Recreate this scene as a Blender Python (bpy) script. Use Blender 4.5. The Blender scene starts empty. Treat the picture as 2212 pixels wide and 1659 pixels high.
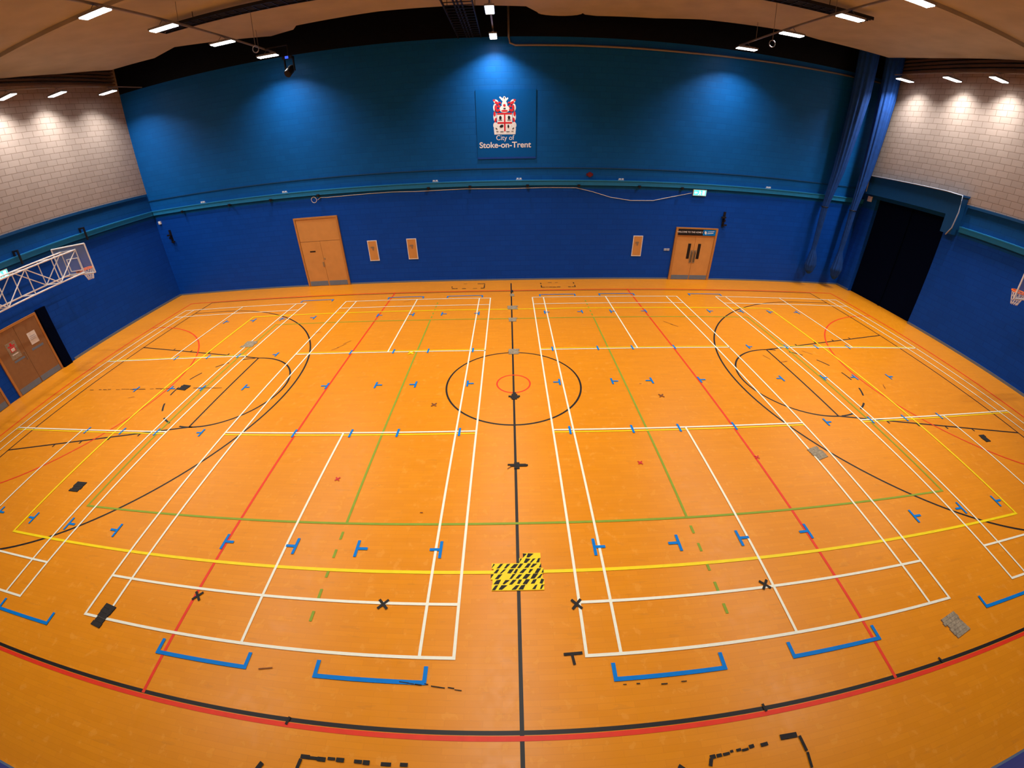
import bpy, math, random
from mathutils import Matrix, Vector
random.seed(4)
SC=bpy.context.scene; COL=SC.collection
SC.view_settings.view_transform='Standard'
SC.view_settings.look='None'
# ---------------------------------------------------------------- camera (wide lens, measured distortion)
CP=(-0.054,-8.841,5.5972); yaw,pitch,roll=0.0014,0.5644,-0.016
def basis():
    cy,sy=math.cos(yaw),math.sin(yaw); cp,sp=math.cos(pitch),math.sin(pitch)
    f=Vector((sy*cp,cy*cp,-sp)); r=Vector((cy,-sy,0)); u=r.cross(f)
    cr,sr=math.cos(roll),math.sin(roll)
    return f, r*cr+u*sr, u*cr-r*sr
f,r,u=basis()
cd=bpy.data.cameras.new("camera"); cam=bpy.data.objects.new("camera",cd); COL.objects.link(cam)
cam.matrix_world=Matrix(((r[0],u[0],-f[0],CP[0]),(r[1],u[1],-f[1],CP[1]),(r[2],u[2],-f[2],CP[2]),(0,0,0,1)))
try:
    import addon_utils; addon_utils.enable("cycles")
except Exception: pass
cd.type='PANO'; cd.sensor_width=36; cd.sensor_height=27
pc=cd if hasattr(cd,'panorama_type') else cd.cycles
pc.panorama_type='FISHEYE_LENS_POLYNOMIAL'; pc.fisheye_fov=math.radians(200)
pc.fisheye_polynomial_k0=0
for i,k in enumerate((0.07430774621011367,-0.000626233945640584,-2.791722799662578e-05,8.708408876544668e-07)):
    setattr(pc,'fisheye_polynomial_k%d'%(i+1),-k)
SC.camera=cam
# ---------------------------------------------------------------- materials
def nodes(name):
    m=bpy.data.materials.new(name); m.use_nodes=True
    return m,m.node_tree,m.node_tree.nodes['Principled BSDF']
def mat(name,c,rough=.6,metal=0,emit=None,es=0,noise=.12,nscale=8,alpha=1,spec=.3):
    m,nt,b=nodes(name)
    b.inputs['Roughness'].default_value=rough; b.inputs['Metallic'].default_value=metal
    b.inputs['Specular IOR Level'].default_value=spec
    if emit:
        b.inputs['Emission Color'].default_value=(*emit,1); b.inputs['Emission Strength'].default_value=es
    if alpha<1: b.inputs['Alpha'].default_value=alpha
    tc=nt.nodes.new('ShaderNodeTexCoord'); n=nt.nodes.new('ShaderNodeTexNoise'); n.inputs['Scale'].default_value=nscale
    n.inputs['Detail'].default_value=2
    nt.links.new(tc.outputs['Object'],n.inputs['Vector'])
    mx=nt.nodes.new('ShaderNodeMix'); mx.data_type='RGBA'
    mx.inputs[6].default_value=(*[x*(1-noise) for x in c],1); mx.inputs[7].default_value=(*[min(1,x*(1+noise)) for x in c],1)
    nt.links.new(n.outputs['Fac'],mx.inputs[0]); nt.links.new(mx.outputs[2],b.inputs['Base Color'])
    return m
def math_(nt,op,a,b=None):
    n=nt.nodes.new('ShaderNodeMath'); n.operation=op
    for i,v in enumerate((a,b)):
        if v is None: continue
        if isinstance(v,(int,float)): n.inputs[i].default_value=v
        else: nt.links.new(v,n.inputs[i])
    return n.outputs[0]
def mixc(nt,fac,a,b,typ='MIX'):
    n=nt.nodes.new('ShaderNodeMix'); n.data_type='RGBA'; n.blend_type=typ
    for i,v in ((0,fac),(6,a),(7,b)):
        if isinstance(v,(int,float)): n.inputs[i].default_value=v
        elif isinstance(v,tuple): n.inputs[i].default_value=(*v,1)
        else: nt.links.new(v,n.inputs[i])
    return n.outputs[2]
def wallmat(name,axis,bands,rough=.45):
    m,nt,b=nodes(name)
    tc=nt.nodes.new('ShaderNodeTexCoord'); sp=nt.nodes.new('ShaderNodeSeparateXYZ'); nt.links.new(tc.outputs['Object'],sp.inputs[0])
    cb=nt.nodes.new('ShaderNodeCombineXYZ'); nt.links.new(sp.outputs[axis],cb.inputs[0]); nt.links.new(sp.outputs['Z'],cb.inputs[1])
    br=nt.nodes.new('ShaderNodeTexBrick'); nt.links.new(cb.outputs[0],br.inputs['Vector'])
    br.inputs['Scale'].default_value=1; br.inputs['Brick Width'].default_value=.45; br.inputs['Row Height'].default_value=.225
    br.inputs['Mortar Size'].default_value=.011; br.inputs['Mortar Smooth'].default_value=.3
    br.inputs['Color1'].default_value=(0,0,0,1); br.inputs['Color2'].default_value=(1,1,1,1)
    mort=br.outputs['Fac']
    no=nt.nodes.new('ShaderNodeTexNoise'); no.inputs['Scale'].default_value=.8; no.inputs['Detail'].default_value=4; nt.links.new(tc.outputs['Object'],no.inputs['Vector'])
    col=None
    for z,c,mc in bands:
        cc=mixc(nt,mort,mixc(nt,math_(nt,'MULTIPLY',br.outputs['Color'],.8),c,tuple(x*.88 for x in c)),mc)
        col=cc if col is None else mixc(nt,math_(nt,'GREATER_THAN',sp.outputs['Z'],z),col,cc)
    fin=mixc(nt,math_(nt,'MULTIPLY',no.outputs['Fac'],.35),col,mixc(nt,1.0,col,(.7,.7,.7),'MULTIPLY'))
    nt.links.new(fin,b.inputs['Base Color']); b.inputs['Roughness'].default_value=rough; b.inputs['Specular IOR Level'].default_value=.12
    bu=nt.nodes.new('ShaderNodeBump'); bu.inputs['Strength'].default_value=.25; bu.inputs['Distance'].default_value=.01; bu.invert=True
    nt.links.new(mort,bu.inputs['Height']); nt.links.new(bu.outputs[0],b.inputs['Normal'])
    return m
BLUE=(.003,.066,.43); BLUEM=(.002,.051,.355)
TEAL=(.004,.105,.39); TEALM=(.003,.086,.33)
BRICK=(.35,.285,.25); BRICKM=(.20,.15,.12)
TOPSHADE=(.004,.005,.008)  # unlit shade above the lamps, painted as near-black colour
def floormat():
    m,nt,b=nodes("orange_sprung_floor")
    tc=nt.nodes.new('ShaderNodeTexCoord')
    br=nt.nodes.new('ShaderNodeTexBrick'); nt.links.new(tc.outputs['Object'],br.inputs['Vector'])
    br.inputs['Scale'].default_value=1; br.inputs['Brick Width'].default_value=.46; br.inputs['Row Height'].default_value=.076
    br.inputs['Mortar Size'].default_value=.002; br.inputs['Bias'].default_value=0
    br.inputs['Color1'].default_value=(.775,.262,.006,1); br.inputs['Color2'].default_value=(.835,.292,.008,1); br.inputs['Mortar'].default_value=(.68,.22,.006,1)
    n=nt.nodes.new('ShaderNodeTexNoise'); n.inputs['Scale'].default_value=.7; n.inputs['Detail'].default_value=5; nt.links.new(tc.outputs['Object'],n.inputs['Vector'])
    n2=nt.nodes.new('ShaderNodeTexNoise'); n2.inputs['Scale'].default_value=6; n2.inputs['Detail'].default_value=4; nt.links.new(tc.outputs['Object'],n2.inputs['Vector'])
    mp=nt.nodes.new('ShaderNodeMapping'); mp.inputs['Scale'].default_value=(.9,4,1); nt.links.new(tc.outputs['Object'],mp.inputs[0])
    n3=nt.nodes.new('ShaderNodeTexNoise'); n3.inputs['Scale'].default_value=2.2; n3.inputs['Detail'].default_value=4; nt.links.new(mp.outputs[0],n3.inputs['Vector'])
    c=mixc(nt,math_(nt,'MULTIPLY',n.outputs['Fac'],.7),br.outputs['Color'],(.68,.235,.012))
    c=mixc(nt,math_(nt,'MULTIPLY',math_(nt,'GREATER_THAN',n2.outputs['Fac'],.63),.16),c,(.95,.44,.07))
    c=mixc(nt,math_(nt,'MULTIPLY',math_(nt,'GREATER_THAN',n3.outputs['Fac'],.66),.14),c,(.42,.16,.03))
    nt.links.new(c,b.inputs['Base Color'])
    ro=math_(nt,'ADD',math_(nt,'MULTIPLY',n2.outputs['Fac'],.22),.24)
    nt.links.new(ro,b.inputs['Roughness']); b.inputs['Specular IOR Level'].default_value=.22
    return m
M={}
M['floor']=floormat()
M['far']=wallmat("painted_blockwork_far",'X',[(0,BLUE,BLUEM),(3.95,TEAL,TEALM),(9.58,TOPSHADE,TOPSHADE)])  # top band paints the dark light falloff into the wall colour
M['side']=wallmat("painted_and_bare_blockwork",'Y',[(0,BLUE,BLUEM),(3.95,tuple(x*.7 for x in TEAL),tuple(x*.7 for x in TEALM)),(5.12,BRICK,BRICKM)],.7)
M['near']=wallmat("blockwork_near",'X',[(0,BLUE,BLUEM),(3.95,BRICK,BRICKM)],.7)
M['ceil']=mat("dark_ceiling",(.010,.009,.010),.9)
M['tan']=mat("tan_ceiling_panel",(.42,.38,.27),.8,nscale=1.2,noise=.2)
M['white']=mat("white_line_tape",(.86,.85,.68),.5,noise=.06,nscale=20)
M['black']=mat("black_line_tape",(.012,.010,.010),.5)
M['red']=mat("red_line_tape",(.78,.035,.008),.5)
M['yellow']=mat("yellow_line_tape",(.95,.68,.0),.5)
M['green']=mat("green_line_tape",(.24,.34,.025),.6)
M['blue']=mat("blue_line_tape",(.0,.19,.62),.5,spec=.12)
M['greytape']=mat("scuffed_grey_tape",(.30,.24,.16),.7,noise=.8,nscale=30)
M['blackgaff']=mat("black_gaffer_tape",(.02,.017,.015),.75,noise=.6,nscale=25)
M['scuff']=mat("brown_scuff_residue",(.22,.07,.02),.7,noise=.6,nscale=25)
M['wood']=mat("orange_door_wood",(.60,.28,.075),.45,nscale=3)
M['woodd']=mat("dark_orange_frame",(.46,.20,.05),.5)
M['wooddull']=mat("brown_door_wood",(.27,.135,.055),.5)
M['metal']=mat("brushed_metal",(.35,.36,.38),.35,.9)
M['kick']=mat("grey_kick_plate",(.16,.22,.30),.45,.3)
M['blk']=mat("black_plastic",(.008,.008,.010),.5)
M['pblue']=mat("blue_steel_paint",(.003,.05,.30),.5)
M['rail']=mat("teal_ledge_paint",(.015,.20,.46),.4)
M['dteal']=mat("dark_teal_paint",(.004,.06,.19),.5)
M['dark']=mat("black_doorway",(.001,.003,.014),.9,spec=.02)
M['wht']=mat("white_enamel",(.80,.80,.80),.35)
M['rim']=mat("orange_rim_steel",(.95,.16,.01),.4)
M['clear']=mat("clear_polycarbonate",(.55,.62,.70),.15,alpha=.15)
M['signblue']=mat("glossy_blue_sign",(.003,.092,.34),.25,noise=.04,spec=.15)
M['net']=mat("blue_divider_netting",(.002,.045,.23),.8,noise=.35,nscale=5)
M['lamp']=mat("lamp_diffuser",(1,1,1),.5,emit=(1,.97,.92),es=14)
M['exit']=mat("lit_green_exit_panel",(.05,.7,.5),.4,emit=(.15,.85,.75),es=1.1)
M['exitw']=mat("lit_white_pictogram",(1,1,1),.4,emit=(.9,1,1),es=2.0)
M['brown']=mat("brown_louvre_steel",(.10,.065,.045),.7)
M['steel']=mat("grey_conduit",(.22,.20,.18),.5,.3)
M['paper']=mat("white_paper",(.75,.73,.68),.7)
M['redp']=mat("crest_red",(.62,.02,.03),.5)
M['redd']=mat("dull_dark_red",(.13,.012,.02),.5)
M['glowblue']=mat("blue_lens",(.02,.05,.6),.2,emit=(.05,.12,1),es=1.2)
M['sock']=mat("grey_socket",(.35,.40,.50),.5)
# ---------------------------------------------------------------- mesh builder
SZ=[0]
class MB:
    def __init__(s): s.v=[];s.f=[]
    def add(s,v,f):
        o=len(s.v); s.v+=[tuple(x) for x in v]; s.f+=[tuple(i+o for i in q) for q in f]; return s
    def box(s,x0,x1,y0,y1,z0,z1):
        v=[(x0,y0,z0),(x1,y0,z0),(x1,y1,z0),(x0,y1,z0),(x0,y0,z1),(x1,y0,z1),(x1,y1,z1),(x0,y1,z1)]
        return s.add(v,[(0,3,2,1),(4,5,6,7),(0,1,5,4),(1,2,6,5),(2,3,7,6),(3,0,4,7)])
    def tube(s,pts,rad,n=8,closed=False):
        pts=[Vector(p) for p in pts]; N=len(pts)
        rads=rad if isinstance(rad,(list,tuple)) else [rad]*N
        V=[]
        for i,p in enumerate(pts):
            a=pts[(i-1)%N] if (closed or i>0) else p; b=pts[(i+1)%N] if (closed or i<N-1) else p
            t=(b-a).normalized(); up=Vector((0,0,1)) if abs(t.z)<.9 else Vector((0,1,0))
            e1=t.cross(up).normalized(); e2=t.cross(e1).normalized()
            for k in range(n):
                an=2*math.pi*k/n; V.append(p+(e1*math.cos(an)+e2*math.sin(an))*rads[i])
        F=[]
        for i in range(N if closed else N-1):
            j=(i+1)%N
            for k in range(n): F.append((i*n+k,i*n+(k+1)%n,j*n+(k+1)%n,j*n+k))
        if not closed: F+= [tuple(range(n))[::-1],tuple(range((N-1)*n,N*n))]
        return s.add(V,F)
    def cyl(s,p0,p1,rad,n=16): return s.tube([p0,p1],rad,n)
    def strip(s,p0,p1,w,z,ext=True):
        SZ[0]=(SZ[0]+1)%7; z=z+SZ[0]*.00025
        a=Vector((*p0,0));b=Vector((*p1,0));d=(b-a).normalized();q=Vector((-d.y,d.x,0))*w/2
        if ext: a-=d*w/2;b+=d*w/2
        return s.add([(*(a-q).xy,z),(*(b-q).xy,z),(*(b+q).xy,z),(*(a+q).xy,z)],[(0,1,2,3)])
    def arc(s,c,rr,a0,a1,w,z,n=72):
        SZ[0]=(SZ[0]+1)%7; z=z+SZ[0]*.00025
        V=[];F=[]
        for i in range(n+1):
            a=a0+(a1-a0)*i/n; ca,sa=math.cos(a),math.sin(a)
            V+=[(c[0]+(rr-w/2)*ca,c[1]+(rr-w/2)*sa,z),(c[0]+(rr+w/2)*ca,c[1]+(rr+w/2)*sa,z)]
            if i: F.append((2*i-2,2*i-1,2*i+1,2*i))
        return s.add(V,F)
    def rect(s,x0,x1,y0,y1,w,z):
        for a,b in (((x0,y0),(x1,y0)),((x1,y0),(x1,y1)),((x1,y1),(x0,y1)),((x0,y1),(x0,y0))): s.strip(a,b,w,z)
        return s
    def poly(s,pts,y,t=.0):
        n=len(pts); v=[(p[0],y,p[1]) for p in pts]
        return s.add(v,[tuple(range(n))])
    def ell(s,cx,cz,rx,rz,y,n=20,a=0):
        return s.poly([(cx+rx*math.cos(t)*math.cos(a)-rz*math.sin(t)*math.sin(a),cz+rx*math.cos(t)*math.sin(a)+rz*math.sin(t)*math.cos(a)) for t in [2*math.pi*i/n for i in range(n)]],y)
def mk(name,mb,m,parent=None,loc=(0,0,0),smooth=False,label=None):
    me=bpy.data.meshes.new(name); me.from_pydata(mb.v,[],mb.f); me.update(); me.materials.append(M[m])
    if smooth:
        for p in me.polygons: p.use_smooth=True
    o=bpy.data.objects.new(name,me); COL.objects.link(o); o.location=loc
    if parent: o.parent=parent
    if label: o["label"]=label
    return o
def struct(name,mb,m,parent=None):
    o=mk(name,mb,m,parent); o["kind"]="structure"; return o
def thing(name,label,cat,loc=(0,0,0),group=None):
    o=bpy.data.objects.new(name,None); o.empty_display_size=.1; COL.objects.link(o); o.location=loc
    o["label"]=label;o["category"]=cat
    if group:o["group"]=group
    return o
def single(name,label,cat,mb,m,loc=(0,0,0),group=None,smooth=False):
    o=mk(name,mb,m,None,loc,smooth); o["label"]=label;o["category"]=cat
    if group:o["group"]=group
    return o
def clone(root,loc,rotz=None,label=None):
    n=root.copy(); COL.objects.link(n); n.location=loc
    if rotz is not None: n.rotation_euler=(0,0,rotz)
    if label: n["label"]=label
    for c in list(root.children):
        k=c.copy(); COL.objects.link(k); k.parent=n; k.matrix_parent_inverse=c.matrix_parent_inverse.copy()
    return n
def textmesh(name,body,size,m,parent,loc,rot=(math.pi/2,0,0),bold=0.0,xs=1.0):
    c=bpy.data.curves.new("tmp",'FONT'); c.body=body; c.size=size; c.align_x='CENTER'; c.align_y='CENTER'; c.offset=bold; c.extrude=.002
    o=bpy.data.objects.new("tmp",c); COL.objects.link(o)
    dg=bpy.context.evaluated_depsgraph_get(); me=bpy.data.meshes.new_from_object(o.evaluated_get(dg))
    bpy.data.objects.remove(o); me.materials.clear(); me.materials.append(M[m])
    t=bpy.data.objects.new(name,me); COL.objects.link(t); t.location=loc; t.rotation_euler=rot; t.scale=(xs,1,1)
    if parent: t.parent=parent
    return t
# ---------------------------------------------------------------- room shell
XL,XR,YF,YN,ZT=-17.03,16.78,9.10,-9.12,11.3
ZD=10.2   # underside of tan deck
fl=struct("floor",MB().box(XL-.3,XR+.3,YN-.3,YF+.3,-.2,0),'floor')
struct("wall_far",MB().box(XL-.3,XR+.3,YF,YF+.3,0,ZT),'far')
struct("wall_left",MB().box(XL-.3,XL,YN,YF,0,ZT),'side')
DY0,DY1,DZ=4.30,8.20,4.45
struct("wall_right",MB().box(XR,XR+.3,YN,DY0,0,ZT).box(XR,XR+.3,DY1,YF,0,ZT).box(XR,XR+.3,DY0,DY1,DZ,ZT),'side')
struct("wall_near",MB().box(XL-.3,XR+.3,YN-.3,YN,0,ZT),'near')
struct("ceiling",MB().box(XL-.3,XR+.3,YN-.3,YF+.3,ZT,ZT+.2),'ceil')
out=[(16.6,-9.1),(16.5,-3),(15.5,2.0),(14.9,5.2),(14.3,6.8),(11,6.75),(9.6,6.5),(6.5,6.75),(5.0,7.2)]
out+=[(3.0,7.4),(2.6,7.3)]
out+=[(1.75+.75*math.cos(t),7.15+.40*math.sin(t)) for t in [math.pi*i/10 for i in range(11)]]
out+=[(.6,6.5),(-1.4,6.25),(-4,6.2),(-6.9,6.5),(-7.2,6.9),(-8.2,7.2),(-9.6,6.6),(-11.2,5.9),(-12.6,6.5),(-14.5,6.3),(-15.3,4.6),(-15.9,2.6),(-16.6,-3),(-16.7,-9.1)]
kk=1.07
out=[(max(-16.9,min(16.65,x*kk)),max(-9.1,(y+8.84)*kk-8.84)) for x,y in out]
n=len(out); mb=MB(); mb.add([(x,y,ZD) for x,y in out]+[(x,y,ZD+.5) for x,y in out],[tuple(range(n)),tuple(range(n,2*n))[::-1]]+[(i,i+n,(i+1)%n+n,(i+1)%n) for i in range(n)])
struct("trim_1",mb,'tan')["label"]="tan ceiling deck with stepped edge"
struct("trim_2",MB().box(-16,16,-2.2,-2.0,ZD-.12,ZD).box(-16,16,1.6,1.75,ZD-.12,ZD),'tan')["label"]="ribs under tan ceiling deck"
struct("trim_3",MB().box(XL,XR,YF-.10,YF,4.10,4.30).box(XL,XR,YF-.13,YF,4.27,4.31),'rail')
struct("trim_4",MB().box(XL,XR,YF-.03,YF,4.76,4.80),'dteal')
struct("trim_5",MB().box(XL,XL+.10,YN,YF-.13,4.10,4.30).box(XL,XL+.13,YN,YF-.13,4.27,4.31),'rail')
struct("trim_6",MB().box(XL,XL+.05,YN,YF-.13,5.02,5.12),'dteal')
struct("trim_7",MB().box(XR-.10,XR,YN,3.6,4.10,4.30).box(XR-.13,XR,YN,3.6,4.27,4.31),'rail')
struct("trim_8",MB().box(XR-.05,XR,YN,3.6,5.02,5.12),'dteal')
struct("trim_9",MB().box(XR-.35,XR,DY0-.6,YF-.25,4.62,5.35).box(XR-.35,XR,DY0-.6,DY0-.1,3.95,4.62).box(XR-.38,XR,DY0-.65,YF-.22,5.35,5.42),'dteal')
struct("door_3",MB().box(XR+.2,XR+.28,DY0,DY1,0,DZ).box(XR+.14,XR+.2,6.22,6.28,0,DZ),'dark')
mb=MB()
for i in range(8): mb.box(XR-.18,XR,-5,YF-.3,9.85+i*.15,9.93+i*.15)
struct("trim_10",mb,'brown')
mb=MB()
for i in range(7): mb.box(XL,XL+.18,-5,YF-.3,9.95+i*.15,10.01+i*.15)
struct("trim_11",mb,'brown')
struct("baseboard_far",MB().box(XL,-9.70,YF-.02,YF,0,.07).box(-7.58,7.42,YF-.02,YF,0,.07).box(9.46,XR,YF-.02,YF,0,.07),'kick')
struct("baseboard_left",MB().box(XL,XL+.02,YN,-3.0,0,.09).box(XL,XL+.02,2.3,YF-.03,0,.09),'kick')
struct("baseboard_right",MB().box(XR-.02,XR,YN,DY0,0,.09).box(XR-.02,XR,DY1,YF-.03,0,.09),'kick')
struct("baseboard_near",MB().box(XL+.03,XR-.03,YN,YN+.03,0,.09),'kick')
# ---------------------------------------------------------------- far wall doors
W_=YF
d=struct("door_1",MB().box(-9.68,-9.60,W_-.07,W_,0,3.18).box(-7.68,-7.60,W_-.07,W_,0,3.18).box(-9.60,-7.68,W_-.07,W_,3.10,3.18),'woodd')
for i,(a,b) in enumerate(((-9.59,-8.645),(-8.635,-7.69))):
    struct("door_leaf",MB().box(a,b,W_-.05,W_,.005,2.10),'wood',d)
    struct("kick_plate",MB().box(a+.03,b-.03,W_-.06,W_-.05,.02,.24),'kick',d)
struct("over_panel",MB().box(-9.59,-7.69,W_-.045,W_,2.115,3.09),'wood',d)
struct("door_lock",MB().box(-8.72,-8.66,W_-.075,W_-.05,.92,1.14).box(-8.60,-8.56,W_-.075,W_-.05,1.25,1.33),'metal',d)
struct("door_label",MB().box(-9.22,-8.95,W_-.056,W_-.05,1.62,1.68),'blk',d)
d=struct("door_2",MB().box(7.44,7.54,W_-.08,W_,0,2.42).box(9.34,9.44,W_-.08,W_,0,2.42).box(7.54,9.34,W_-.08,W_,2.36,2.42).box(7.54,9.34,W_-.07,W_,2.02,2.08),'woodd')
for a,b,h in ((7.545,8.435,8.20),(8.445,9.335,8.68)):
    struct("door_leaf",MB().box(a,b,W_-.05,W_,.005,2.015),'wood',d)
    struct("kick_plate",MB().box(a+.02,b-.02,W_-.06,W_-.05,.02,.22),'kick',d)
    struct("vision_panel",MB().box(h-.07,h+.07,W_-.056,W_-.05,1.0,1.70),'blk',d)
    hx=8.36 if h<8.4 else 8.52
    struct("push_plate",MB().box(hx-.06,hx+.06,W_-.062,W_-.05,.80,1.40),'metal',d)
    struct("pull_handle",MB().tube([(hx,W_-.06,.86),(hx,W_-.11,.88),(hx,W_-.11,1.32),(hx,W_-.06,1.34)],.012,8),'blk',d)
s=thing("door_sign","black and blue welcome sign above the double door","sign",(0,0,0))
mk("sign_board",MB().box(7.55,9.33,W_-.095,W_-.072,2.09,2.355),'blk',s)
mk("sign_panel",MB().box(8.72,9.32,W_-.100,W_-.095,2.10,2.345),'blue',s)
textmesh("lettering","WELCOME TO THE HOME OF",.098,'wht',s,(8.135,W_-.098,2.225),bold=.001)
mk("swirl_logo",MB().ell(8.84,2.22,.05,.08,W_-.102,a=.4).poly([(8.93,2.25),(9.25,2.28),(9.25,2.30),(8.93,2.27)],W_-.102).poly([(8.93,2.17),(9.22,2.20),(9.22,2.23),(8.93,2.20)],W_-.102),'wht',s)
def panel(loc,label):
    p=thing("access_panel",label,"wall panel",loc,"wall access panels")
    mk("frame",MB().box(-.22,-.19,-.03,.005,-.46,.46).box(.19,.22,-.03,.005,-.46,.46).box(-.19,.19,-.03,.005,.43,.46).box(-.19,.19,-.03,.005,-.46,-.43),'paper',p)
    mk("panel_door",MB().box(-.188,.188,-.025,.005,-.428,.428),'wood',p)
    mk("lock",MB().box(-.03,.03,-.035,-.025,.02,.12).box(-.10,.06,-.035,-.025,.12,.19),'metal',p)
    return p
p0=panel((-6.22,W_,1.53),"orange wooden access panel with pale frame on blue wall")
clone(p0,(-4.42,W_,1.54)); clone(p0,(5.74,W_,1.54))
# ---------------------------------------------------------------- crest sign
s=thing("wall_sign","glossy blue city council sign with red and white crest","sign",(-.09,W_,0))
Y0=-.03
mk("sign_panel",MB().box(-1.18,1.18,Y0,.005,5.14,7.72),'signblue',s)
mk("sign_edge",MB().box(-1.18,1.18,Y0-.008,Y0,5.14,5.21),'pblue',s)
cx=-.06
wb=MB();rb=MB();kb=MB()
y1,y2,y3=Y0-.004,Y0-.008,Y0-.012
wb.poly([(cx-.42,6.06),(cx+.42,6.06),(cx+.44,6.30),(cx+.30,6.36),(cx-.30,6.36),(cx-.44,6.30)],y1)
wb.poly([(cx-.30,6.86),(cx+.30,6.86),(cx+.30,6.42),(cx+.18,6.24),(cx,6.14),(cx-.18,6.24),(cx-.30,6.42)],y1-.0005)
wb.ell(cx,7.00,.20,.14,y1); wb.ell(cx,7.16,.11,.13,y1-.0005); wb.ell(cx,7.36,.065,.10,y1)
wb.poly([(cx-.05,7.25),(cx-.2,7.42),(cx-.17,7.46),(cx+.02,7.32)],y1-.001); wb.poly([(cx+.05,7.25),(cx+.16,7.38),(cx+.13,7.42),(cx-.02,7.32)],y1-.0015)
for sg in (-1,1):
    wb.ell(cx+sg*.33,7.27,.10,.075,y1,a=sg*.5); wb.ell(cx+sg*.37,7.05,.075,.14,y1-.001); wb.ell(cx+sg*.38,6.72,.065,.17,y1-.0005); wb.ell(cx+sg*.37,6.40,.09,.12,y1-.001)
    rb.ell(cx+sg*.30,7.22,.09,.05,y2,a=sg*.6); rb.ell(cx+sg*.34,7.04,.05,.11,y2-.0005); rb.ell(cx+sg*.22,7.10,.06,.05,y2-.001); rb.ell(cx+sg*.25,6.95,.08,.05,y2-.0015,a=-sg*.5)
    rb.ell(cx+sg*.39,6.82,.045,.09,y2); rb.ell(cx+sg*.36,6.60,.04,.09,y2,a=sg*.3); rb.ell(cx+sg*.40,7.32,.05,.03,y2); rb.ell(cx+sg*.18,7.23,.05,.03,y2-.0015,a=sg*.5)
    kb.ell(cx+sg*.17,6.68,.05,.07,y3); kb.poly([(cx+sg*.10,6.58),(cx+sg*.25,6.58),(cx+sg*.25,6.60),(cx+sg*.10,6.60)],y3)
    kb.ell(cx+sg*.33,6.28,.045,.018,y3,a=sg*.7); kb.ell(cx+sg*.12,6.16,.08,.012,y3); kb.ell(cx+sg*.30,6.17,.05,.012,y3)
    kb.ell(cx+sg*.37,6.95,.018,.03,y3)
rb.poly([(cx-.03,6.85),(cx+.03,6.85),(cx+.03,6.18),(cx-.03,6.18)],y2); rb.poly([(cx-.29,6.52),(cx+.29,6.52),(cx+.29,6.46),(cx-.29,6.46)],y2-.0005)
rb.poly([(cx-.29,6.86),(cx+.29,6.86),(cx+.29,6.80),(cx-.29,6.80)],y2-.001); rb.ell(cx,6.93,.13,.035,y2); rb.ell(cx,7.13,.05,.05,y2)
kb.ell(cx-.13,6.37,.08,.05,y3,a=.3); kb.ell(cx+.14,6.36,.035,.06,y3); kb.ell(cx,7.40,.02,.03,y3); kb.ell(cx,7.02,.05,.02,y3)
mk("crest_white",wb,'wht',s);mk("crest_red",rb,'redp',s);mk("crest_black",kb,'blk',s)
textmesh("lettering","City of",.26,'wht',s,(cx,Y0-.004,5.93))
textmesh("lettering","Stoke-on-Trent",.305,'wht',s,(cx,Y0-.004,5.66),bold=.006,xs=1.08)
# ---------------------------------------------------------------- court markings (painted on floor)
ZK,ZR,ZG,ZY,ZW,ZB=.001,.003,.005,.007,.009,.011
O=.02
def fmark(name,mb,m,label):
    o=struct(name,mb,m,fl); o["label"]=label; return o
mb=MB(); w=.052
mb.rect(-14,14,-7.585,7.5+O,w,ZK); mb.strip((0,-9.1),(0,8.6),w,ZK); mb.arc((0,O),1.8,0,2*math.pi,.048,ZK,96)
for sg in (-1,1):
    c=(sg*12.425,O)
    mb.arc(c,6.25,math.pi/2,math.pi*1.5,w,ZK,96) if sg>0 else mb.arc(c,6.25,-math.pi/2,math.pi/2,w,ZK,96)
    for yy in (-6.25,6.25): mb.strip((sg*12.425,yy+O),(sg*14,yy+O),w,ZK)
    mb.strip((sg*8.2,-1.8+O),(sg*8.2,1.8+O),w,ZK)
    for q in (-1,1): mb.strip((sg*8.2,q*1.8+O),(sg*14,q*3+O),w,ZK)
    c=(sg*8.2,O)
    base=0 if sg<0 else math.pi
    mb.arc(c,1.8,base-math.pi/2,base+math.pi/2,w,ZK,64)
    for k in range(7):
        st=base+math.pi/2+k*math.pi/6.5; mb.arc(c,1.8,st+.06,st+.06+.24,w,ZK,8)
    for q in (-1,1):
        for k in range(4):
            px=14-1.75-k*.9; yy=1.8+(px-8.2)/(5.8)*1.2
            mb.strip((sg*px,q*yy+O),(sg*px,q*(yy+.12)+O),w,ZK,False)
fmark("basketball_court_lines",mb,'black',"black basketball court lines")
mb=MB(); w=.05
for x in (-5.083,5.083): mb.strip((x,-7.6+O),(x,7.6+O),w,ZR)
mb.rect(-15.25,15.25,-7.648,7.60+O,.058,ZR); mb.arc((0,O),.45,0,2*math.pi,.04,ZR,48)
for sg in (-1,1):
    b0=math.pi/2 if sg>0 else -math.pi/2
    mb.arc((sg*15.25,O),4.9,b0,b0+math.pi,.045,ZR,80)
fmark("netball_court_lines",mb,'red',"red netball court lines")
mb=MB(); w=.045
mb.rect(-9,9,-4.5,4.5,w,ZG)
for x in (-3,3):
    mb.strip((x,-4.5),(x,4.5),w,ZG)
    for q in (-1,1):
        for k in range(5): mb.strip((x,q*(4.68+k*.36)),(x,q*(4.68+k*.36+.16)),w,ZG,False)
fmark("volleyball_court_lines",mb,'green',"green volleyball court lines")
mb=MB(); mb.rect(-10.5,10.5,-5.42,5.42,.055,ZY)
for x0 in (-14.85,-6.97,.87,8.73):
    for yy in (-2.06,2.06): mb.strip((x0,yy),(x0+6.1,yy),.035,ZY)
fmark("training_court_lines",mb,'yellow',"yellow court lines")
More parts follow.
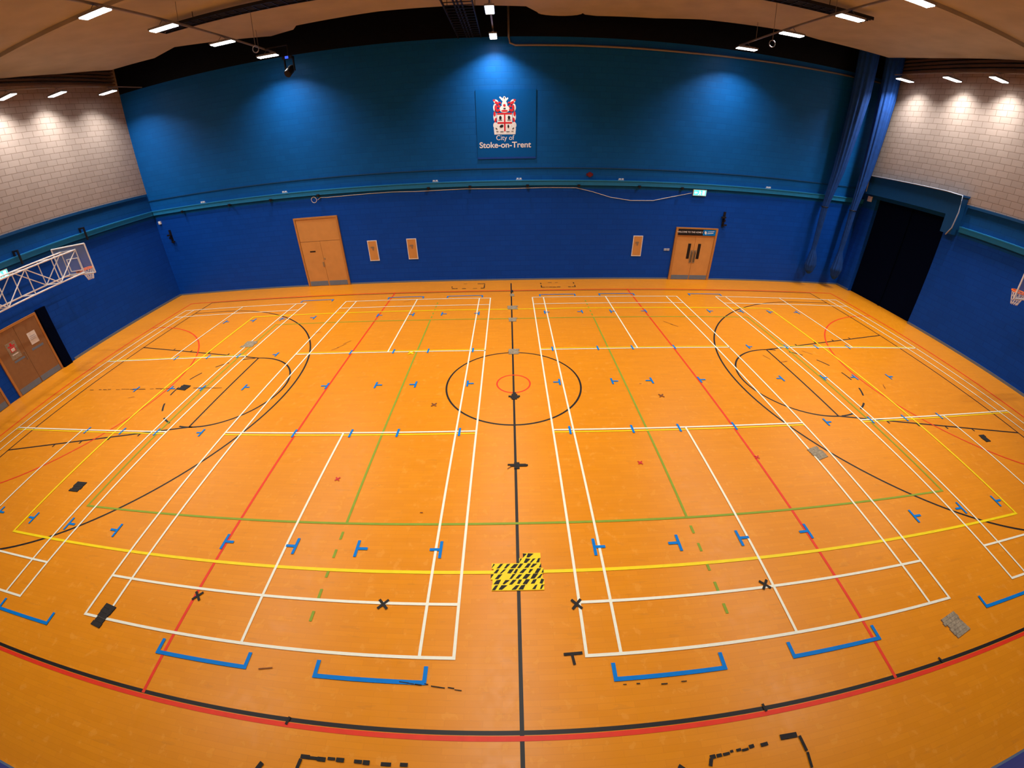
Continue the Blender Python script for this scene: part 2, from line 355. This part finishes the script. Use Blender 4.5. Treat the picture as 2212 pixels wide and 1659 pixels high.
for x0 in (-14.85,-6.97,.87,8.73):
    mb=MB(); w=.043; x1=x0+6.1; xc=x0+3.05
    mb.rect(x0,x1,-6.7,6.7,w,ZW)
    for xx in (x0+.46,x1-.46): mb.strip((xx,-6.7),(xx,6.7),w,ZW)
    for yy in (-5.94,-1.98,1.98,5.94): mb.strip((x0,yy),(x1,yy),w,ZW)
    for q in (-1,1): mb.strip((xc,q*1.98),(xc,q*6.7),w,ZW)
    fmark("badminton_court_lines",mb,'white',"white badminton court lines")
mb=MB()
TX=[(-11.6,1),(-10.25,-1),(-9.06,1),(-7.65,-1),(-5.12,1),(-3.74,-1),(-2.65,1),(-1.25,-1),(1.25,1),(2.67,-1),(3.76,1),(5.12,-1),(7.65,1),(9.06,-1),(10.25,1),(11.6,-1)]
for x,sd in TX:
    for yy in (-5.01,5.05):
        mb.strip((x,yy-.16),(x,yy+.16),.05,ZB,False); mb.strip((x,yy),(x+sd*.18,yy),.05,ZB,False)
    mb.strip((x,.05-.15),(x,.05+.15),.05,ZB,False); mb.strip((x,.05),(x-sd*.17,.05),.05,ZB,False)
    for yy in (-2,2.02):
        mb.strip((x,yy-.14),(x,yy+.14),.05,ZB,False)
        if abs(x) in (7.65,): mb.strip((x,yy),(x+sd*.15,yy),.045,ZB,False)
for a,b in ((-5.19,-3.71),(-2.68,-1.22),(1.20,2.67),(3.71,5.18),(7.62,9.06),(-9.06,-7.65)):
    for q in (-1,1):
        mb.strip((a,q*7.02),(b,q*7.02),.055,ZB); mb.strip((a,q*7.02),(a,q*6.84),.055,ZB); mb.strip((b,q*7.02),(b,q*6.84),.055,ZB)
fmark("position_marks",mb,'blue',"blue T shaped and bracket position marks")
mb=MB()
def worn(p0,p1,w=.06,dens=.85,seg=.16):
    a=Vector(p0);b=Vector(p1);L=(b-a).length;k=max(1,int(L/seg))
    for i in range(k):
        if random.random()<dens:
            j=random.uniform(-.012,.012)
            mb.strip(tuple(a+(b-a)*(i/k)+Vector((j,j))),tuple(a+(b-a)*((i+random.uniform(.7,1.05))/k)+Vector((-j,j))),w*random.uniform(.6,1.1),ZB+.002,False)
worn((-2.56,-8.1),(-2.56,-7.97));worn((-2.56,-7.97),(-1.27,-7.95),.045,.85,.10);worn((-3.1,-8.3),(-3.0,-8.05),dens=.7)
worn((2.12,-8.1),(2.13,-8.02));worn((2.13,-8.02),(2.87,-7.98),.04,.75,.08);worn((3.05,-7.96),(3.32,-7.97));worn((3.32,-7.97),(3.33,-8.4));worn((1.75,-8.05),(1.85,-8.15))
worn((-1.53,-7.01),(-.72,-7.10),.015,.8,.1);worn((1.27,-7.10),(2.11,-7.13),.013,.6,.08)
for a,b in ((-2.65,-1.2),(1.35,2.85)):
    worn((a,7.95),(a,8.6),.05,.7);worn((a,7.97),(b,7.97),.05,.6);worn((b,7.95),(b,8.6),.05,.7);worn((a,8.6),(b,8.6),.04,.35)
mb.strip((.57,-6.67),(.82,-6.66),.038,ZB+.002,False);mb.strip((.68,-6.68),(.70,-6.81),.038,ZB+.002,False)
worn((-13.9,.05),(-8.4,.05),.02,.8,.2)
for x,y,a in ((-2.85,-7.60,1.2),(3.0,-7.58,1.9),(6.0,-7.56,2.2)): mb.strip((x-.03*math.cos(a),y-.05*math.sin(a)),(x+.03*math.cos(a),y+.05*math.sin(a)),.035,ZB+.002,False)
fmark("worn_tape_marks",mb,'blackgaff',"worn black tape marks")
mb=MB()
for x,y,L,a in ((-5.6,2.5,.35,.9),(-5.5,2.75,.3,.9),(-5.75,2.3,.25,.8),(5.6,3.9,.4,-.9),(5.75,3.7,.3,-.8),(-1.7,-4.25,.05,0),(-3.4,-7.0,.20,.2),(7.9,1.3,.3,-1.2),(8.3,1.0,.35,.2),(9.6,1.6,.35,-.8),(-6.9,3.6,.25,.4),(-11.4,-.4,.2,.3),(-4.3,6.5,.3,.5),(3.4,-.1,.06,0),(10.9,-.5,.25,1.1),(-.12,-3.15,.12,.7)):
    mb.strip((x-L/2*math.cos(a),y-L/2*math.sin(a)),(x+L/2*math.cos(a),y+L/2*math.sin(a)),.016,ZB+.002,False)
fmark("scuff_marks",mb,'scuff',"brown scuff marks and tape residue")
# ---------------------------------------------------------------- loose tape patches
def patch(x,y,w,h,m,label,nst=4,rot=0):
    mb=MB()
    for i in range(nst):
        yy=-h/2+h*i/nst; a=random.uniform(-.12,.05)*w; b=random.uniform(-.05,.12)*w
        mb.box(-w/2+a,w/2+b,yy,yy+h/nst*.96,0.0,.016+.0006*i)
    o=single("tape_patch",label,"floor tape",mb,m,(x,y,.0),"tape patches on the floor"); o.rotation_euler=(0,0,rot); return o
patch(-6.58,-6.66,.20,.40,'blackgaff',"black gaffer tape patch over a white court corner",5,-.15)
patch(-9.82,-4.01,.28,.30,'blackgaff',"black gaffer tape patch on orange floor",4)
patch(-9.78,.10,.30,.26,'blackgaff',"black gaffer tape strips on orange floor",5,-.2)
patch(-9.15,2.87,.42,.45,'greytape',"scuffed grey tape patch on orange floor",4)
patch(6.64,-3.06,.30,.36,'greytape',"scuffed grey tape patch on orange floor",5,.3)
patch(6.70,-7.14,.34,.36,'greytape',"large scuffed grey and yellow tape patch",6,.2)
patch(12.29,-3.05,.20,.28,'blackgaff',"small black tape patch on orange floor",3)
def multi(x,y,boxes,m,label):
    mb=MB()
    for i,(a,b,c,d_) in enumerate(boxes): mb.box(a,b,c,d_,0,.016+.0006*i)
    single("tape_patch",label,"floor tape",mb,m,(x,y,0),"tape patches on the floor")
multi(.03,-3.09,[(-.14,.20,-.035,0),(-.19,.18,.0,.035),(-.06,.05,-.10,.08),(.05,.22,-.02,.02)],'blackgaff',"black tape strips across the centre line")
multi(.01,-.61,[(-.07,.07,-.14,-.08),(-.10,.12,-.08,-.03),(-.15,.15,-.03,.03),(-.07,.08,.03,.10),(-.04,.05,.10,.18)],'blackgaff',"ragged black tape star on the centre line")
for yy,hh,ww in ((1.88,.34,.32),(4.39,.34,.28),(5.58,.36,.36),(7.02,.30,.16)): patch(.03,yy,ww,hh,'greytape',"scuffed grey tape patch on the centre line",4)
patch(.03,7.5,.10,.3,'blackgaff',"black tape piece on the centre line",2)
hz=thing("hazard_tape_patch","yellow and black hazard tape patch on the centre line","floor tape",(0,-5.44,0))
mb=MB()
rows=[(-.40,.38,-.29),(-.39,.39,-.20),(-.42,.37,-.11),(-.38,.39,-.02),(-.41,.36,.07),(.02,.35,.16),(.08,.36,.25)]
for i,(a,b,y) in enumerate(rows): mb.box(a,b,y,y+.093,.0,.016+.0004*i)
mk("yellow_tape",mb,'yellow',hz)
mb=MB()
for i,(a,b,y0) in enumerate(rows):
    x=a+random.uniform(-.06,.02)
    while x<b-.02:
        if random.random()<.95:
            j=[random.uniform(-.014,.014) for _ in range(4)]; wq=random.uniform(.036,.060)
            q=[(x+j[0],y0+.002+abs(j[2])),(x+wq+j[1],y0+.002+abs(j[3])),(x+wq+.06+j[2],y0+.09-abs(j[0])),(x+.05+j[3],y0+.09-abs(j[1]))]
            mb.add([(min(b,max(a,px)),py,.0205) for px,py in q],[(0,1,2,3)])
        x+=.105+random.uniform(-.012,.016)
mk("black_stripes",mb,'blackgaff',hz)
def cross(x,y,m,label,sz=.09):
    mb=MB()
    for a in (.785+random.uniform(-.1,.1),-.785):
        dx,dy=math.cos(a)*sz,math.sin(a)*sz; mb.strip((-dx,-dy),(dx,dy),.045*sz/.09,.014)
    single("tape_cross",label,"floor tape",mb,m,(x,y,0),"tape crosses on the floor")
for x,y in ((-5.03,-6.07),(-1.98,-5.96),(.83,-5.97),(3.79,-5.90)): cross(x,y,'blackgaff',"dark tape cross on orange floor",.08)
for x,y in ((-2.0,-.92),(3.78,-.69)): cross(x,y,'scuff',"small brown tape cross on orange floor",.07)
cross(-3.16,1.89,'yellow',"yellow tape cross on orange floor",.10)
for x,y in ((2.54,-3.09),(-3.54,-3.43),(5.12,-3.07)): cross(x,y,'redp',"small faded red tape cross",.05)
# ---------------------------------------------------------------- ceiling lamps
ZL=9.4
L0=thing("ceiling_lamp","slim white LED high bay lamp hung from a ceiling track","lamp",(0,0,0),"ceiling lamps")
mk("housing",MB().box(-.40,.40,-.14,.14,.0,.05).box(-.34,.34,-.04,.04,.05,.09),'metal',L0)
mk("diffuser",MB().box(-.37,.37,-.12,.12,-.02,0),'lamp',L0)
mk("hanger",MB().cyl((-.15,0,.08),(0,0,.22),.008,6),'steel',L0)
mk("hanger",MB().cyl((.15,0,.08),(0,0,.22),.008,6),'steel',L0)
al=bpy.data.lights.new("lamp_light",'AREA'); al.shape='RECTANGLE'; al.size=.70; al.size_y=.22; al.energy=102; al.color=(1,.96,.90); al.spread=math.radians(128)
lo=bpy.data.objects.new("lamp_light",al); COL.objects.link(lo); lo.parent=L0; lo.location=(0,0,-.03)
pos=[]
for x in (-8.75,8.75):
    for y in (-5.4,-2.4,.1,2.36,5.0,7.8): pos.append((x,y,ZL,0))
for y in (-6.6,-4.0,-1.2,1.9,5.0,8.2): pos.append((-.5,y,ZL,math.pi/2))
for x,y in ((-15.9,7.3),(-16.15,5.05),(-16.2,3.0),(-16.2,0),(15.9,7.4),(16.0,5.16),(16.0,3.2),(16.0,.2)): pos.append((x,y,ZL,0))
for i,p in enumerate(pos):
    if i==0: L0.location=p[:3]
    else: clone(L0,p[:3],p[3])
def rods(mb,x,ys,z0,z1):
    for y in ys: mb.cyl((x,y,z0),(x,y,z1),.008,5)
    return mb
for x,y1,ry in ((-8.75,8.4,(-7,-2,3,7.2)),(8.75,8.4,(-7,-2,3,7.2)),(-.5,8.6,(-7,-2,3,6.8))):
    single("lighting_track","thin grey lighting track below the ceiling","track",rods(MB().box(-.025,.025,-8.8,y1,.19,.24),0,ry,.22,ZD-ZL+.005),'steel',(x,0,ZL))
for x,x2,ye in ((-16.2,-15.7,9.09),(16.0,15.8,7.9)):
    single("lighting_track","thin grey lighting track beside the block wall","track",rods(MB().tube([(0,-7,.22),(0,3,.22),(x2-x,ye,.22)],.025,6),0,(-6,-2,1),.22,ZT-ZL-.001),'steel',(x,0,ZL))
single("conduit","brown steel conduit running along the wall top","pipe",MB().tube([(.05,YF-.045,ZT-.001),(.05,YF-.045,9.55),(.10,YF-.045,9.35),(.3,YF-.045,9.27),(7.2,YF-.045,9.28),(16.6,YF-.045,9.42)],.04,8),'steel',smooth=True)
def tray(x0,x1,y,z,label,alongx=True,w=.5,hang=()):
    mb=MB(); L=x1-x0
    for q in (-w/2,w/2): mb.box(x0,x1,q-.015,q+.015,0,.09)
    k=int(L/.3)
    for i in range(k): mb.box(x0+i*.3,x0+i*.3+.03,-w/2,w/2,0,.02)
    for q in (-.12,0,.1): mb.tube([(x0,q,.04),(x1,q,.04)],.03,6)
    for hx in hang:
        for q in (-w/2,w/2): mb.cyl((hx,q,.05),(hx,q,ZD-z+.005),.01,5)
    o=single("cable_tray",label,"cable tray",mb,'blk')
    if alongx: o.location=(0,y,z)
    else: o.location=(y,0,z); o.rotation_euler=(0,0,math.pi/2)
    return o
tray(-10.4,-3.6,4.3,9.95,"black ladder cable tray under the tan ceiling",hang=(-9,-5))
tray(3.8,10.6,3.9,9.95,"black ladder cable tray under the tan ceiling",hang=(5,9))
tray(-1,YF-.005,-1.4,9.55,"black cable tray running towards the blue wall",False,.85,hang=(0,3,6))
for x,y in ((-7.6,4.9),(8.05,4.9)):
    h=thing("hanging_ring","small steel ring hanging from the ceiling","hook",(x,y,9.0),"hanging rings")
    mk("ring",MB().tube([(.10*math.cos(t),0,.10*math.sin(t)) for t in [2*math.pi*i/20 for i in range(20)]],.015,6,True),'metal',h,smooth=True)
    mk("rod",MB().cyl((0,0,.09),(0,0,ZD-9.0+.005),.01,6),'steel',h)
s=thing("stage_light","black moving head stage light with a blue glow","stage light",(-7.85,7.6,8.82))
mk("body",MB().cyl((0,.12,0),(-.02,-.22,-.22),.13,20).cyl((0,.12,0),(0,.2,.06),.10,16),'blk',s,smooth=False)
mk("lens",MB().cyl((-.02,-.221,-.221),(-.021,-.235,-.228),.11,20),'blk',s)
mk("display",MB().box(-.06,.06,-.17,-.15,.31,.39),'glowblue',s)
mk("yoke",MB().box(-.19,-.15,-.04,.04,-.1,.3).box(.15,.19,-.04,.04,-.1,.3).box(-.19,.19,-.15,.06,.3,.40).cyl((0,0,.39),(0,0,.80),.02,8).cyl((0,0,.795),(-.872,0,.795),.02,8),'blk',s)
# ---------------------------------------------------------------- basketball hoops
def hoop(mx,loc,label):
    h=thing("basketball_hoop",label,"basketball hoop",loc,"wall mounted basketball hoops")
    mb=MB(); R_=.026
    for x in (-.9,.9): mb.cyl((x,0,2.95),(x,0,4.0),R_,8)
    for z in (2.95,4.0): mb.cyl((-.9,0,z),(.9,0,z),R_,8)
    mb.cyl((-.3,0,3.1),(-.3,0,3.55),.018,6);mb.cyl((.3,0,3.1),(.3,0,3.55),.018,6);mb.cyl((-.3,0,3.1),(.3,0,3.1),.018,6);mb.cyl((-.3,0,3.55),(.3,0,3.55),.018,6)
    mk("backboard_frame",mb,'wht',h)
    mk("backboard",MB().box(-.89,.89,-.01,.01,2.96,3.99),'clear',h)
    mb=MB()
    for x in (-.45,.35):
        for z in (3.0,3.85): mb.cyl((x,0,z),(x,-5.2,z),R_,8)
        k=5
        for i in range(k+1): mb.cyl((x,-i*5.2/k,3.0),(x,-i*5.2/k,3.85),.018,6)
        for i in range(k):
            a,b=(3.0,3.85) if i%2 else (3.85,3.0)
            mb.cyl((x,-i*5.2/k,a),(x,-(i+1)*5.2/k,b),.018,6)
    for i in range(6):
        for z in (3.0,3.85): mb.cyl((-.45,-i*1.04,z),(.35,-i*1.04,z),.018,6)
    for z in (3.0,3.85): mb.cyl((-.45,-4.6,z),(-1.42,-4.6,z),R_,8)
    mk("support_frame",mb,'wht',h)
    c=(.05,.40,3.05)
    mk("rim",MB().tube([(c[0]+.225*math.cos(t),c[1]+.225*math.sin(t),c[2]) for t in [2*math.pi*i/32 for i in range(32)]],.022,8,True).box(c[0]-.06,c[0]+.06,0,.19,3.03,3.07).box(c[0]-.12,c[0]+.12,.0,.02,2.98,3.12),'rim',h,smooth=False)
    mb=MB();N=12
    for lv in range(4):
        r0=.22-.03*lv;r1=.22-.03*(lv+1);z0=3.04-.1*lv;z1=z0-.1
        for i in range(N):
            t0=2*math.pi*(i+.5*(lv%2))/N
            for sg in (-1,1):
                t1=t0+sg*math.pi/N
                mb.cyl((c[0]+r0*math.cos(t0),c[1]+r0*math.sin(t0),z0),(c[0]+r1*math.cos(t1),c[1]+r1*math.sin(t1),z1),.007,4)
    mk("net",mb,'wht',h)
    if mx: h.scale=(-1,1,1)
    return h
hoop(False,(-15.60,3.0,.12),"white framed backboard with orange rim, folded against blue wall")
hoop(True,(15.35,-.70,.12),"white framed backboard folded against the opposite blue wall")
# ---------------------------------------------------------------- left wall doors
def sidedoor(name,y0,y1,zt):
    d=struct(name,MB().box(XL,XL+.06,y0-.08,y0,0,zt+.08).box(XL,XL+.06,y1,y1+.08,0,zt+.08).box(XL,XL+.06,y0,y1,zt,zt+.08),'woodd')
    ym=(y0+y1)/2
    for a,b in ((y0+.005,ym-.005),(ym+.005,y1-.005)):
        struct("door_leaf",MB().box(XL,XL+.045,a,b,.005,zt-.005),'wooddull',d)
        struct("kick_plate",MB().box(XL+.045,XL+.055,a+.02,b-.02,.02,.22),'kick',d)
    struct("door_handle",MB().tube([(XL+.05,ym-.08,1.0),(XL+.1,ym-.08,1.0),(XL+.1,ym-.08,1.25),(XL+.05,ym-.08,1.25)],.012,6),'metal',d)
    return d
sidedoor("door_4",-.25,1.60,2.22); sidedoor("door_5",-2.7,-.85,2.1)
struct("trim_12",MB().box(XL,XL+.12,1.72,2.10,0,2.35),'dark')
p=thing("notice","white notice pinned to the brown door","notice",(XL+.045,1.18,1.55))
mk("notice_sheet",MB().box(0,.004,-.17,.17,-.22,.22),'paper',p); mk("notice_print",MB().box(.004,.006,-.12,.12,.06,.08).box(.004,.006,-.12,.12,0,.02).box(.004,.006,-.12,.08,-.06,-.04),'sock',p)
p=thing("crest_poster","faded poster with red and white crest on the door","poster",(XL+.045,.30,1.50))
mk("poster_sheet",MB().box(0,.004,-.20,.20,-.30,.30),'greytape',p)
mk("crest_print",MB().box(.004,.006,-.10,.10,-.05,.12).box(.004,.006,-.14,.14,.14,.18).box(.004,.006,-.04,.04,.18,.26),'redp',p)
mk("crest_shield",MB().box(.006,.008,-.07,.07,-.03,.08).box(.006,.008,-.12,.12,-.16,-.12),'paper',p)
p=thing("door_notice","dark green strip notices on the door","notice",(XL+.045,1.18,1.18))
mk("notice_strip",MB().box(0,.004,-.25,.25,-.04,.04),'kick',p)
mk("notice_strip",MB().box(0,.004,-1.05,-.62,-.10,-.03),'kick',p)
def exitsign(loc,rz):
    e=thing("exit_sign","lit green emergency exit sign with running figure","exit sign",loc,"emergency exit signs")
    mk("casing",MB().box(-.30,.30,-.07,.005,-.13,.13),'wht',e)
    mk("lit_panel",MB().box(-.28,.28,-.075,-.07,-.11,.11),'exit',e)
    b=MB(); y=-.078
    b.ell(-.01,.07,.022,.022,y); b.poly([(-.03,.045),(.02,.045),(.01,-.02),(-.03,-.02)],y); b.poly([(-.03,-.02),(.0,-.02),(-.05,-.09),(-.08,-.09)],y); b.poly([(0,-.02),(.02,-.01),(.06,-.08),(.03,-.09)],y); b.poly([(.02,.04),(.07,.01),(.06,-.005),(.01,.02)],y)
    b.poly([(-.25,0),(-.18,.05),(-.18,.018),(-.11,.018),(-.11,-.018),(-.18,-.018),(-.18,-.05)],y); b.poly([(.12,-.09),(.22,-.09),(.22,.09),(.12,.09)],y)
    mk("pictogram",b,'exitw',e); e.rotation_euler=(0,0,rz); return e
exitsign((8.25,YF,3.93),0)
exitsign((XL,1.10,3.92),math.pi/2)
# ---------------------------------------------------------------- wall fittings
pts=[(-8.35,3.88),(-8.2,3.98),(-7.9,3.96),(-7.0,3.97),(-6.0,3.99),(-5,4.0),(-4,3.97),(-3,3.98),(-1.8,4.0),(0,3.97),(1.5,4.0),(2.8,3.99),(3.5,3.84),(4.3,3.62),(5.2,3.5),(6.2,3.52),(7.0,3.70),(7.9,3.90)]
single("loose_cable","white cable strung along the wall under the ledge","cable",MB().tube([(x,YF-.015,z) for x,z in pts],.012,6),'wht',smooth=True)
single("cable_coil","small white cable loop hung on the wall","cable",MB().tube([(-8.52+.12*math.cos(t),YF-.011,3.90+.12*math.sin(t)) for t in [2*math.pi*i/20 for i in range(20)]],.012,6,True),'wht')
for x in (-15.2,-12.6,-10.5,-8.25,-3.4,-1.65,.75,5.5,7.4,2.9):
    single("cable_clip","small black clamp under the wall ledge","clamp",MB().box(-.06,.06,-.14,.006,-.02,.05).box(-.03,.03,-.17,-.12,-.06,.04),'blk',(x,YF,4.08),"wall clamps")
for x in (-3.1,.4,4.7,-9.8,-14.0,11.5):
    single("ledge_light","small white twin fitting on the wall ledge","fitting",MB().box(-.10,-.02,-.05,.006,0,.05).box(.02,.10,-.05,.006,0,.05).box(-.12,.12,-.02,.006,-.03,.0),'wht',(x,YF,4.34),"ledge fittings")
single("alarm_sounder","small dark red alarm sounder on teal wall","alarm",MB().cyl((0,.006,0),(0,-.07,0),.10,16).box(-.14,.14,-.03,.006,-.05,.05),'redd',(3.35,YF,4.52))
for x,y,z,lb in ((9.62,YF,2.85,"black wall bracket beside the double door"),(-16.35,YF,3.0,"black wall bracket in the corner of the hall")):
    single("wall_bracket",lb,"bracket",MB().box(-.05,.05,-.05,.006,-.32,.32).box(-.14,.05,-.14,-.05,.05,.12).box(-.02,.16,-.12,-.05,-.28,-.22).box(-.03,.03,-.18,-.05,-.1,0),'blk',(x,y,z))
for y,z in ((4.9,4.45),(1.9,4.45)):
    single("wall_bracket","black angled bracket above the side ledge","bracket",MB().box(-.006,.30,-.03,.03,.0,.06).box(-.006,.05,-.03,.03,-.14,0).box(.25,.30,-.03,.03,-.45,0),'blk',(XL,y,z),"side wall brackets")
single("socket_box","grey double socket on blue wall","socket",MB().box(-.13,-.01,-.03,.006,-.05,.05).box(.01,.13,-.03,.006,-.05,.05),'sock',(7.15,YF,1.40))
single("sensor_box","white sensor box in the wall corner","sensor",MB().box(-.06,.06,-.08,.006,-.07,.07).cyl((0,-.08,0),(0,-.10,0),.035,12),'wht',(-16.75,YF,3.72))
single("control_box","white control box beside the doorway","control box",MB().box(-.05,.006,-.12,.12,-.12,.12).box(-.06,-.05,-.06,.06,-.06,.02),'wht',(XR,8.62,4.40))
single("surround_cable","pale cable running over the doorway surround","cable",MB().tube([(XR-.39,8.6,4.7),(XR-.39,8.6,5.43),(XR-.39,6.5,5.43),(XR-.39,4.4,5.43),(XR-.39,3.7,5.4),(XR-.39,3.64,4.8),(XR-.37,3.72,4.2),(XR-.36,3.9,3.9)],.022,6),'sock',smooth=True)
# ---------------------------------------------------------------- divider net bundles
def bundle(prof,label):
    V=[];F=[];n=44;N=len(prof)
    P=[]
    for i in range(N-1):
        for k in range(6):
            t=k/6; P.append(tuple(prof[i][j]*(1-t)+prof[i+1][j]*t for j in range(5)))
    P.append(prof[-1])
    for i,(x,y,z,ra,rb_) in enumerate(P):
        for k in range(n):
            a=2*math.pi*k/n; m_=1+.14*math.cos(11*a+.5*math.sin(i*.25))+.05*math.cos(5*a+i*.3)
            V.append((x+ra*m_*math.cos(a),y+rb_*m_*math.sin(a),z))
    for i in range(len(P)-1):
        for k in range(n): F.append((i*n+k,i*n+(k+1)%n,(i+1)*n+(k+1)%n,(i+1)*n+k))
    F.append(tuple(range(n)));F.append(tuple(range((len(P)-1)*n,len(P)*n))[::-1])
    t=thing("divider_net",label,"net curtain",(0,0,0),"gathered divider nets")
    mk("netting",MB().add(V,F),'net',t,smooth=True)
    x,y,z,ra,_=prof[3]
    mk("tie_strap",MB().tube([(x+(ra+.02)*math.cos(q),y+(ra+.02)*math.sin(q),z) for q in [2*math.pi*i/16 for i in range(16)]],.02,6,True),'blk',t)
ZN=ZT-.002
bundle([(14.95,8.62,ZN,.46,.30),(14.85,8.62,8.6,.40,.28),(14.6,8.66,5.4,.24,.2),(14.4,8.7,3.8,.13,.14),(14.45,8.72,1.8,.09,.09),(14.5,8.72,1.45,.18,.18),(14.52,8.72,1.05,.25,.22),(14.54,8.72,.75,.18,.16),(14.55,8.72,.60,.06,.05)],"blue divider net gathered and tied beside the wall")
bundle([(16.2,8.45,ZN,.42,.30),(16.15,8.45,8.6,.38,.26),(16.0,8.5,5.4,.24,.2),(15.85,8.5,3.8,.13,.14),(15.85,8.5,1.8,.10,.10),(15.9,8.5,1.40,.18,.18),(15.92,8.5,.95,.26,.24),(15.94,8.5,.62,.18,.16),(15.95,8.5,.45,.06,.05)],"blue divider net gathered and tied near the doorway")
# ---------------------------------------------------------------- world
w=bpy.data.worlds.new("world");SC.world=w;w.use_nodes=True
w.node_tree.nodes['Background'].inputs[0].default_value=(.02,.02,.025,1); w.node_tree.nodes['Background'].inputs[1].default_value=.3
